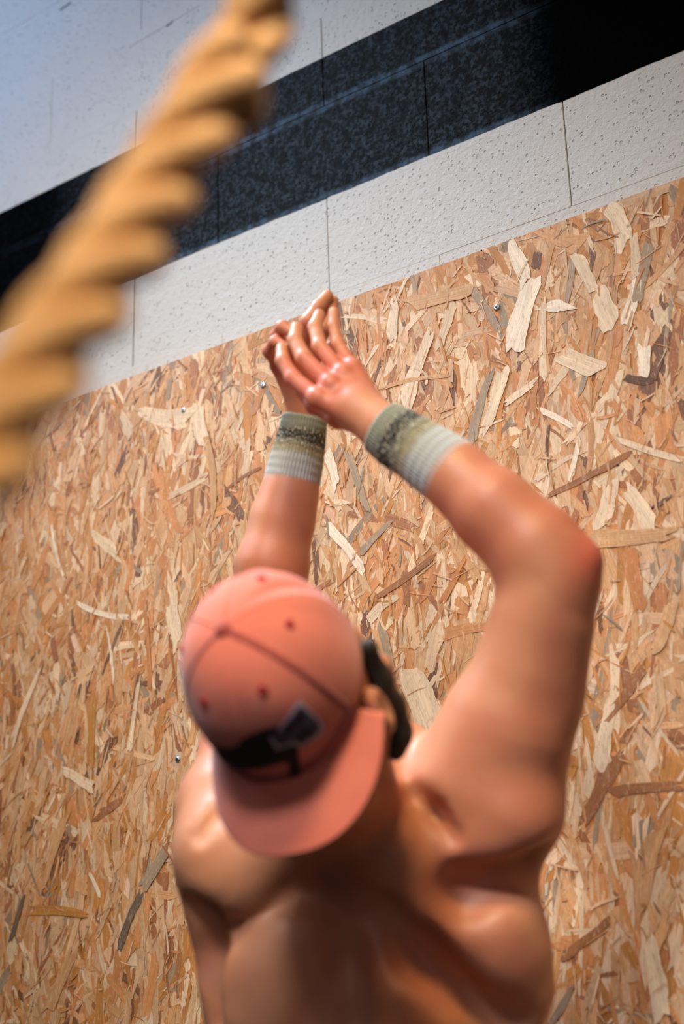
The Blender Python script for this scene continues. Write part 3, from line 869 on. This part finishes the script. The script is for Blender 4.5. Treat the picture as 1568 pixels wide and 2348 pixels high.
def build_hair(parent):
    hm = mat_hair()
    c = H(0, -0.03, 0)
    F = Field(c - 0.16, c + 0.16, 0.003)
    F.ell(H(0, 0.022, 0.0), (0.084, 0.106, 0.104), HAX, 0.01)
    pl = lambda n, p: (n[0] * (F.ax[0][:, None, None] - p[0]) + n[1] * (F.ax[1][None, :, None] - p[1]) + n[2] * (F.ax[2][None, None, :] - p[2])).astype(np.float32)
    F.F = np.maximum(F.F, pl(CAPU, CAPT + CAPU * 0.012))                 # stays below the cap edge
    F.F = np.maximum(F.F, -pl(HU, H(0, -0.055, 0)))                   # nape line
    F.F = np.maximum(F.F, -pl(HF + HU * 0.2, H(0, 0, -0.045)))
    for sx in (-1, 1): F.ell(H(sx * 0.092, -0.058, 0.012), (0.026, 0.038, 0.024), HAX, 0.006, 'cut')
    V, Q = F.mesh(); mesh_np('hair', relax(V, Q, 2), Q, hm, parent)
    c = P(880, 1630, 1.62)
    B = Field(c - 0.28, c + 0.28, 0.004)
    # sideburns and full beard along both jaws
    B.chain([(P(845, 1485, 1.585), 0.010), (P(866, 1560, 1.61), 0.013), (P(894, 1620, 1.635), 0.014), (P(908, 1680, 1.645), 0.0145), (P(906, 1722, 1.65), 0.011)], 0.02)
    for sx in (-1, 1):
        if sx < 0: B.chain([(H(-0.078, 0.0, -0.012), 0.010), (H(-0.072, -0.05, -0.012), 0.015), (H(-0.060, -0.088, -0.008), 0.019)], 0.02)
        B.chain([(H(sx * 0.058, -0.088, -0.010), 0.023), (H(sx * 0.035, -0.112, -0.05), 0.023), (H(0, -0.125, -0.078), 0.026)], 0.02)
    B.cone(H(-0.02, -0.060, -0.098), H(0.02, -0.060, -0.098), 0.006, 0.006, 0.005)
    V, Q = B.mesh(); mesh_np('beard', relax(V, Q, 2), Q, hm, parent)
    em = simple('eye_white', (0.8, 0.78, 0.75, 1), 0.2)
    ir = simple('iris_brown', (0.06, 0.03, 0.015, 1), 0.2)
    for sx in (-1, 1):
        bm_c = H(sx * 0.031, -0.002, -0.084)
        for nm, cc, r, m in (('eye', bm_c, 0.0118, em), ('iris', bm_c - HF * 0.0068, 0.0060, ir)):
            E_ = Field(cc - 0.02, cc + 0.02, 0.0012); E_.ell(cc, (r, r, r), None, 0.001)
            V, Q = E_.mesh()
            if nm == 'eye': eo = mesh_np('eye', V, Q, m, parent)
            else: mesh_np('iris', V, Q, m, eo)


# ------------------------------------------------------------------ cap
CA, CB, CH = 0.0845 * CS, 0.1005 * CS, 0.125 * CS


def dome(az, t, off=0.0):
    n = 2.3
    ct = np.cos(t * np.pi / 2) ** (2 / n); st = np.sin(t * np.pi / 2) ** (2 / n)
    # soft folds in the rear panels and slight panel billow
    g = 1 + 0.010 * np.cos(6 * (az)) * -np.sin(np.pi * t) * 1.2
    fold = 0.0055 * np.exp(-((np.degrees(az) - 118) / 9.0) ** 2) * np.sin(np.pi * np.clip(t * 1.05, 0, 1)) \
        - 0.0060 * np.exp(-((np.degrees(az) - 133) / 8.0) ** 2) * np.sin(np.pi * np.clip(t * 1.05, 0, 1)) \
        + 0.0040 * np.exp(-((np.degrees(az) - 172) / 7.0) ** 2) * np.sin(np.pi * t) - 0.004 * np.exp(-((np.degrees(az) - 186) / 7.0) ** 2) * np.sin(np.pi * t)
    x = (CA + off + fold) * np.sin(az) * ct * g; z = (CB + off + fold) * np.cos(az) * ct * g; y = (CH + off) * st
    return x, y, z


def capw(x, y, z):
    x, y, z = np.broadcast_arrays(x, y, z)
    return CAPT + x[..., None] * CAPX + y[..., None] * CAPU + z[..., None] * CAPF


def mat_cloth(name, c1, c2, sc=900, bd=0.0003):
    t = NT(name)
    co = t.n('ShaderNodeTexCoord').outputs['Object']
    t.l(t.mix(t.smooth(t.noise(co, 18, 3), 0.3, 0.7), c1, c2), t.b.inputs['Base Color'])
    t.b.inputs['Roughness'].default_value = 0.85
    t.b.inputs['Sheen Weight'].default_value = 0.25; t.b.inputs['Sheen Roughness'].default_value = 0.5
    t.l(t.bump(t.noise(co, sc, 2), bd, 0.6), t.b.inputs['Normal'])
    return t.m


def grid_faces(nu, nv, wrap=False):
    F = []
    for i in range(nu - 1):
        for j in range(nv if wrap else nv - 1):
            j2 = (j + 1) % nv; F.append((i * nv + j, i * nv + j2, (i + 1) * nv + j2, (i + 1) * nv + j))
    return F


def add_solid(o, th, off=-1):
    m = o.modifiers.new('thickness', 'SOLIDIFY'); m.thickness = th; m.offset = off


def build_cap(parent):
    coral = mat_cloth('coral_twill', srgb(224, 122, 100), srgb(216, 112, 92))
    coral_d = mat_cloth('coral_binding', srgb(170, 74, 66), srgb(160, 68, 60))
    eye_m = simple('eyelet_thread', srgb(168, 36, 40), 0.7)
    pale_m = simple('patch_white_thread', srgb(196, 176, 190), 0.75, bump=(900, 0.0004))
    blu_m = simple('patch_grey_thread', srgb(84, 80, 98), 0.8, bump=(900, 0.0004))
    nav_m = simple('embroidery_black', srgb(24, 20, 24), 0.85, bump=(900, 0.0004))
    pur_m = simple('embroidery_plum', srgb(44, 20, 34), 0.8); inv = simple('embroidery_navy', srgb(22, 26, 44), 0.8)
    nt, na = 48, 180
    t = np.linspace(0, 0.995, nt)[:, None]; a = np.radians(np.linspace(-180, 180, na, endpoint=False))[None]
    V = capw(*dome(a, t)).reshape(-1, 3)
    F = grid_faces(nt, na, True); F.append(tuple([(nt - 1) * na + j for j in range(na)]))
    crown = mesh_np('cap', V, F, coral, parent); add_solid(crown, 0.002, -1)
    crown['label'] = 'coral pink baseball cap worn backwards'
    bvh = BVHTree.FromPolygons(V.tolist(), [tuple(f) for f in F])

    def ribbon(azf, w_, off, name, mat, t0=0.0, t1=0.99):
        tt = np.linspace(t0, t1, 40)[:, None]; s = np.linspace(-1, 1, 5)[None]
        rad = np.maximum(np.cos(tt * np.pi / 2) ** 0.87 * CB, 0.004)
        az = np.radians(azf) + s * w_ / rad
        lift = off * (1 - s ** 4)
        V = capw(*dome(az, tt, lift + 0.0002)).reshape(-1, 3)
        return mesh_np(name, V, grid_faces(40, 5), mat, crown)
    for azf, w_ in ((0, 0.0011), (62, 0.0042), (-62, 0.0034), (120, 0.0012), (-120, 0.0012), (180, 0.0012)):
        ribbon(azf, w_, 0.0009, 'seam', coral_d if abs(azf) == 62 else coral)
    # sweatband edge over the brim
    # button
    bp = CAPT + CAPU * (CH + 0.001)
    Bf = Field(bp - 0.02, bp + 0.02, 0.0012); Bf.ell(bp, (0.0085, 0.0042, 0.0085), np.stack([CAPX, CAPU, CAPF]), 0.001)
    Vb, Qb = Bf.mesh(); mesh_np('button', Vb, Qb, coral_d, crown)
    # eyelets
    for azf in (32, -32, 93, -93, 152, -152):
        x, y, z = dome(np.array(math.radians(azf)), np.array(0.58), 0.0008)
        c = capw(x, y, z).reshape(3)
        x2, y2, z2 = dome(np.array(math.radians(azf + 1)), np.array(0.58), 0.0008); e1 = capw(x2, y2, z2).reshape(3) - c; e1 /= np.linalg.norm(e1)
        x3, y3, z3 = dome(np.array(math.radians(azf)), np.array(0.60), 0.0008); e2 = capw(x3, y3, z3).reshape(3) - c; e2 -= e1 * (e1 @ e2); e2 /= np.linalg.norm(e2)
        nn = np.cross(e1, e2)
        th = np.linspace(0, 2 * np.pi, 24, endpoint=False)
        C = c + 0.0034 * (np.cos(th)[:, None] * e1 + np.sin(th)[:, None] * e2)
        ph = np.linspace(0, 2 * np.pi, 8, endpoint=False)
        rd = (C - c) / 0.0034
        V = C[:, None] + 0.0015 * (np.cos(ph)[None, :, None] * rd[:, None] + np.sin(ph)[None, :, None] * nn)
        V = V.reshape(-1, 3); F = []
        for i in range(24):
            for j in range(8): F.append((i * 8 + j, ((i + 1) % 24) * 8 + j, ((i + 1) % 24) * 8 + (j + 1) % 8, i * 8 + (j + 1) % 8))
        k = len(V); V = np.vstack([V, c + 0.0034 * (np.cos(th)[:, None] * e1 + np.sin(th)[:, None] * e2)]); F.append(tuple(range(k, k + 24)))
        mesh_np('eyelet', V, F, eye_m, crown)
    # brim
    ns, nl = 90, 60
    ph = np.linspace(-np.pi / 2, np.pi / 2, ns)[:, None]; l = np.linspace(0, 1, nl)[None]
    az = ph * (66 / 90)
    bx, by, bz = dome(az, 0 * az)
    n = 2.35
    sg = np.sign(np.sin(ph)); ox = 0.0985 * sg * np.abs(np.sin(ph)) ** (2 / n); oz = 0.040 + 0.138 * np.cos(ph) ** (2 / n)
    k0 = 0.96
    X = bx * k0 + (ox - bx * k0) * l; Zz = bz * k0 + (oz - bz * k0) * l
    Y = 0.001 - 1.0 * X ** 2 - 0.022 * l
    rows = 0.00035 * np.maximum(0, np.cos(l * np.pi * 2 * 9)) ** 4
    Y = Y - rows
    Y = Y + 0.0 * X
    V = capw(X, Y, Zz).reshape(-1, 3)
    br = mesh_np('brim', V, grid_faces(ns, nl), coral, crown); add_solid(br, 0.0032, 0)
    # dark binding strip where brim meets crown
    az2 = np.linspace(-66, 66, 60); s = np.linspace(0, 1, 4)[None]
    V = capw(*dome(np.radians(az2)[:, None], 0.002 + 0.055 * s, 0.0010)).reshape(-1, 3)
    mesh_np('band', V, grid_faces(60, 4), coral_d, crown)

    # embroidery: flat thread shapes draped over the crown
    def decal(poly, name, mat, off):
        poly = np.array(poly, float)
        x0_, y0_ = poly.min(0); x1_, y1_ = poly.max(0); st = 3.0
        gx = np.arange(x0_, x1_ + st, st); gy = np.arange(y0_, y1_ + st, st)

        def inside(px, py):
            c = False; n = len(poly)
            for i in range(n):
                (ax_, ay_), (bx_, by_) = poly[i], poly[i - 1]
                if (ay_ > py) != (by_ > py) and px < (bx_ - ax_) * (py - ay_) / (by_ - ay_) + ax_: c = not c
            return c
        idx = {}; V = []; F = []

        def vert(i, j):
            if (i, j) in idx: return idx[(i, j)]
            r = CAMROT @ np.array([(gx[i] - 784) / FPX, -(gy[j] - 1174) / FPX, -1.0]); r /= np.linalg.norm(r)
            h = bvh.ray_cast(Vector(CAMPOS), Vector(r))
            if h[0] is None: idx[(i, j)] = None; return None
            nn = h[1]
            if nn.dot(Vector(r)) > 0: nn = -nn
            idx[(i, j)] = len(V); V.append(tuple(h[0] + nn * off)); return idx[(i, j)]
        for i in range(len(gx) - 1):
            for j in range(len(gy) - 1):
                if inside(gx[i] + st / 2, gy[j] + st / 2):
                    q = [vert(i, j), vert(i + 1, j), vert(i + 1, j + 1), vert(i, j + 1)]
                    if None not in q: F.append(tuple(reversed(q)))
        if F: return mesh_np(name, V, F, mat, crown)
    em = [decal([(488, 1708), (520, 1715), (548, 1708), (556, 1692), (600, 1672), (640, 1662), (680, 1690), (684, 1730), (690, 1775), (662, 1780), (660, 1742), (620, 1755), (570, 1764), (535, 1762), (510, 1742)], 'embroidery', nav_m, 0.0014),
          decal([(640, 1665), (618, 1690), (634, 1716), (670, 1705), (690, 1712), (728, 1690), (742, 1668), (734, 1650), (690, 1606), (680, 1608)], 'patch', pale_m, 0.0019),
          decal([(642, 1672), (626, 1692), (638, 1708), (670, 1698), (692, 1704), (722, 1684), (731, 1668), (727, 1656), (690, 1618), (682, 1619)], 'patch_field', blu_m, 0.0023)]
    strokes = [((683, 1620), (697, 1632), (690, 1650), (676, 1662), (668, 1652), (680, 1634)), ((664, 1652), (674, 1664), (664, 1676), (650, 1682), (648, 1672)),
               ((626, 1672), (636, 1668), (634, 1688), (624, 1690)), ((642, 1684), (652, 1688), (646, 1704), (640, 1700))]
    strokes2 = [((682, 1680), (700, 1664), (708, 1668), (696, 1690), (684, 1702), (680, 1696)), ((704, 1672), (716, 1668), (712, 1684), (700, 1688))]
    for s_ in strokes: decal(s_, 'lettering', pur_m, 0.0027)
    for s_ in strokes2: decal(s_, 'lettering', inv, 0.0027)


# ------------------------------------------------------------------ wristbands


def mat_band():
    t = NT('knitted_wristband')
    uv = t.n('ShaderNodeUVMap', uv_map='knit').outputs[0]
    sp = t.n('ShaderNodeSeparateXYZ'); t.l(uv, sp.inputs[0])
    v = sp.outputs['Y']
    mp = t.n('ShaderNodeMapping'); t.l(uv, mp.inputs[0]); mp.inputs['Scale'].default_value = (26, 9, 1)
    g = t.noise(mp.outputs[0], 1.0, 3, 0.6)
    r = t.n('ShaderNodeValToRGB'); t.l(t.math('ADD', v, t.math('MULTIPLY', t.math('SUBTRACT', g, 0.5), 0.16)), r.inputs[0])
    els = r.color_ramp.elements
    base = [(0.0, srgb(184, 188, 192)), (0.40, srgb(174, 178, 174)), (0.46, srgb(150, 138, 104)), (0.56, srgb(120, 120, 104)), (0.64, srgb(26, 28, 28)), (0.76, srgb(30, 32, 30)), (0.82, srgb(130, 132, 116)), (1.0, srgb(142, 146, 132))]
    els[0].position, els[0].color = base[0]; els[1].position, els[1].color = base[-1]
    for p, c in base[1:-1]:
        e = els.new(p); e.color = c
    fleck = t.smooth(t.noise(mp.outputs[0], 2.3, 2, 0.6), 0.54, 0.60)
    zone = t.math('MULTIPLY', t.smooth(v, 0.42, 0.50), t.smooth(v, 0.80, 0.88, 1, 0))
    c = t.mix(t.math('MULTIPLY', fleck, zone), r.outputs[0], srgb(196, 190, 168))
    t.l(c, t.b.inputs['Base Color'])
    t.b.inputs['Roughness'].default_value = 0.95; t.b.inputs['Sheen Weight'].default_value = 0.3
    return t.m


def wristband(pts, parent, mat, flip=False):
    C = catmull([p for p, r in pts], 24); n = len(C)
    tt = np.linspace(0, len(pts) - 1, n); rad = np.interp(tt, range(len(pts)), [r for p, r in pts])
    T_, N_, B_ = frames(C)
    ns = 288; a = np.linspace(0, 2 * np.pi, ns, endpoint=False)
    prof = np.concatenate([rad]); 
    vv = np.linspace(0, 1, n)
    rr = rad[:, None] + 0.0008 * np.cos(48 * a)[None] + 0.0006 * np.sin(vv * 60)[:, None] * 0.5
    endr = np.minimum(vv, 1 - vv) * n; rr -= (0.0022 * np.exp(-endr / 1.3))[:, None]
    V = C[:, None] + rr[..., None] * (np.cos(a)[None, :, None] * N_[:, None] + np.sin(a)[None, :, None] * B_[:, None])
    me = bpy.data.meshes.new('wristband'); me.from_pydata(V.reshape(-1, 3).tolist(), [], grid_faces(n, ns, True)); me.update()
    ul = me.uv_layers.new(name='knit')
    li = np.zeros(len(me.loops), dtype=np.int32); me.loops.foreach_get('vertex_index', li)
    uvv = np.stack([np.tile(1 - 2 * np.abs(np.arange(ns) / ns - 0.5), n), np.repeat(vv, ns)], 1)
    ul.data.foreach_set('uv', uvv[li].astype(np.float32).ravel())
    o = link('wristband', me, mat, parent); add_solid(o, 0.003, -1)
    return o


person = bpy.data.objects.new('person', None); COL.objects.link(person)
tag(person, 'shirtless person seen from behind in a backwards coral cap, both arms raised and hands together', 'person')
build_body(person)
build_hair(person)
build_cap(person)
KM = mat_band()
wristband([(P(1040, 1088, 1.83), 0.0440), (P(1000, 1060, 1.842), 0.0425), (P(955, 1030, 1.855), 0.0395), (P(910, 1003, 1.868), 0.0385), (P(872, 978, 1.877), 0.0345)], person, KM)['label'] = 'grey ribbed knit band with black flecks on the right wrist'
wristband([(P(666, 1119, 2.09), 0.0395), (P(679, 1060, 2.094), 0.0380), (P(690, 1008, 2.098), 0.0345), (P(699, 955, 2.10), 0.0315)], person, KM)['label'] = 'grey ribbed knit band with black flecks on the left wrist'
# put the person's origin on the floor without moving the parts
root = P(862, 2348, 1.78); root = Vector((root[0], root[1], 0.0))
person.location = root
for ch in list(person.children): ch.location = -root
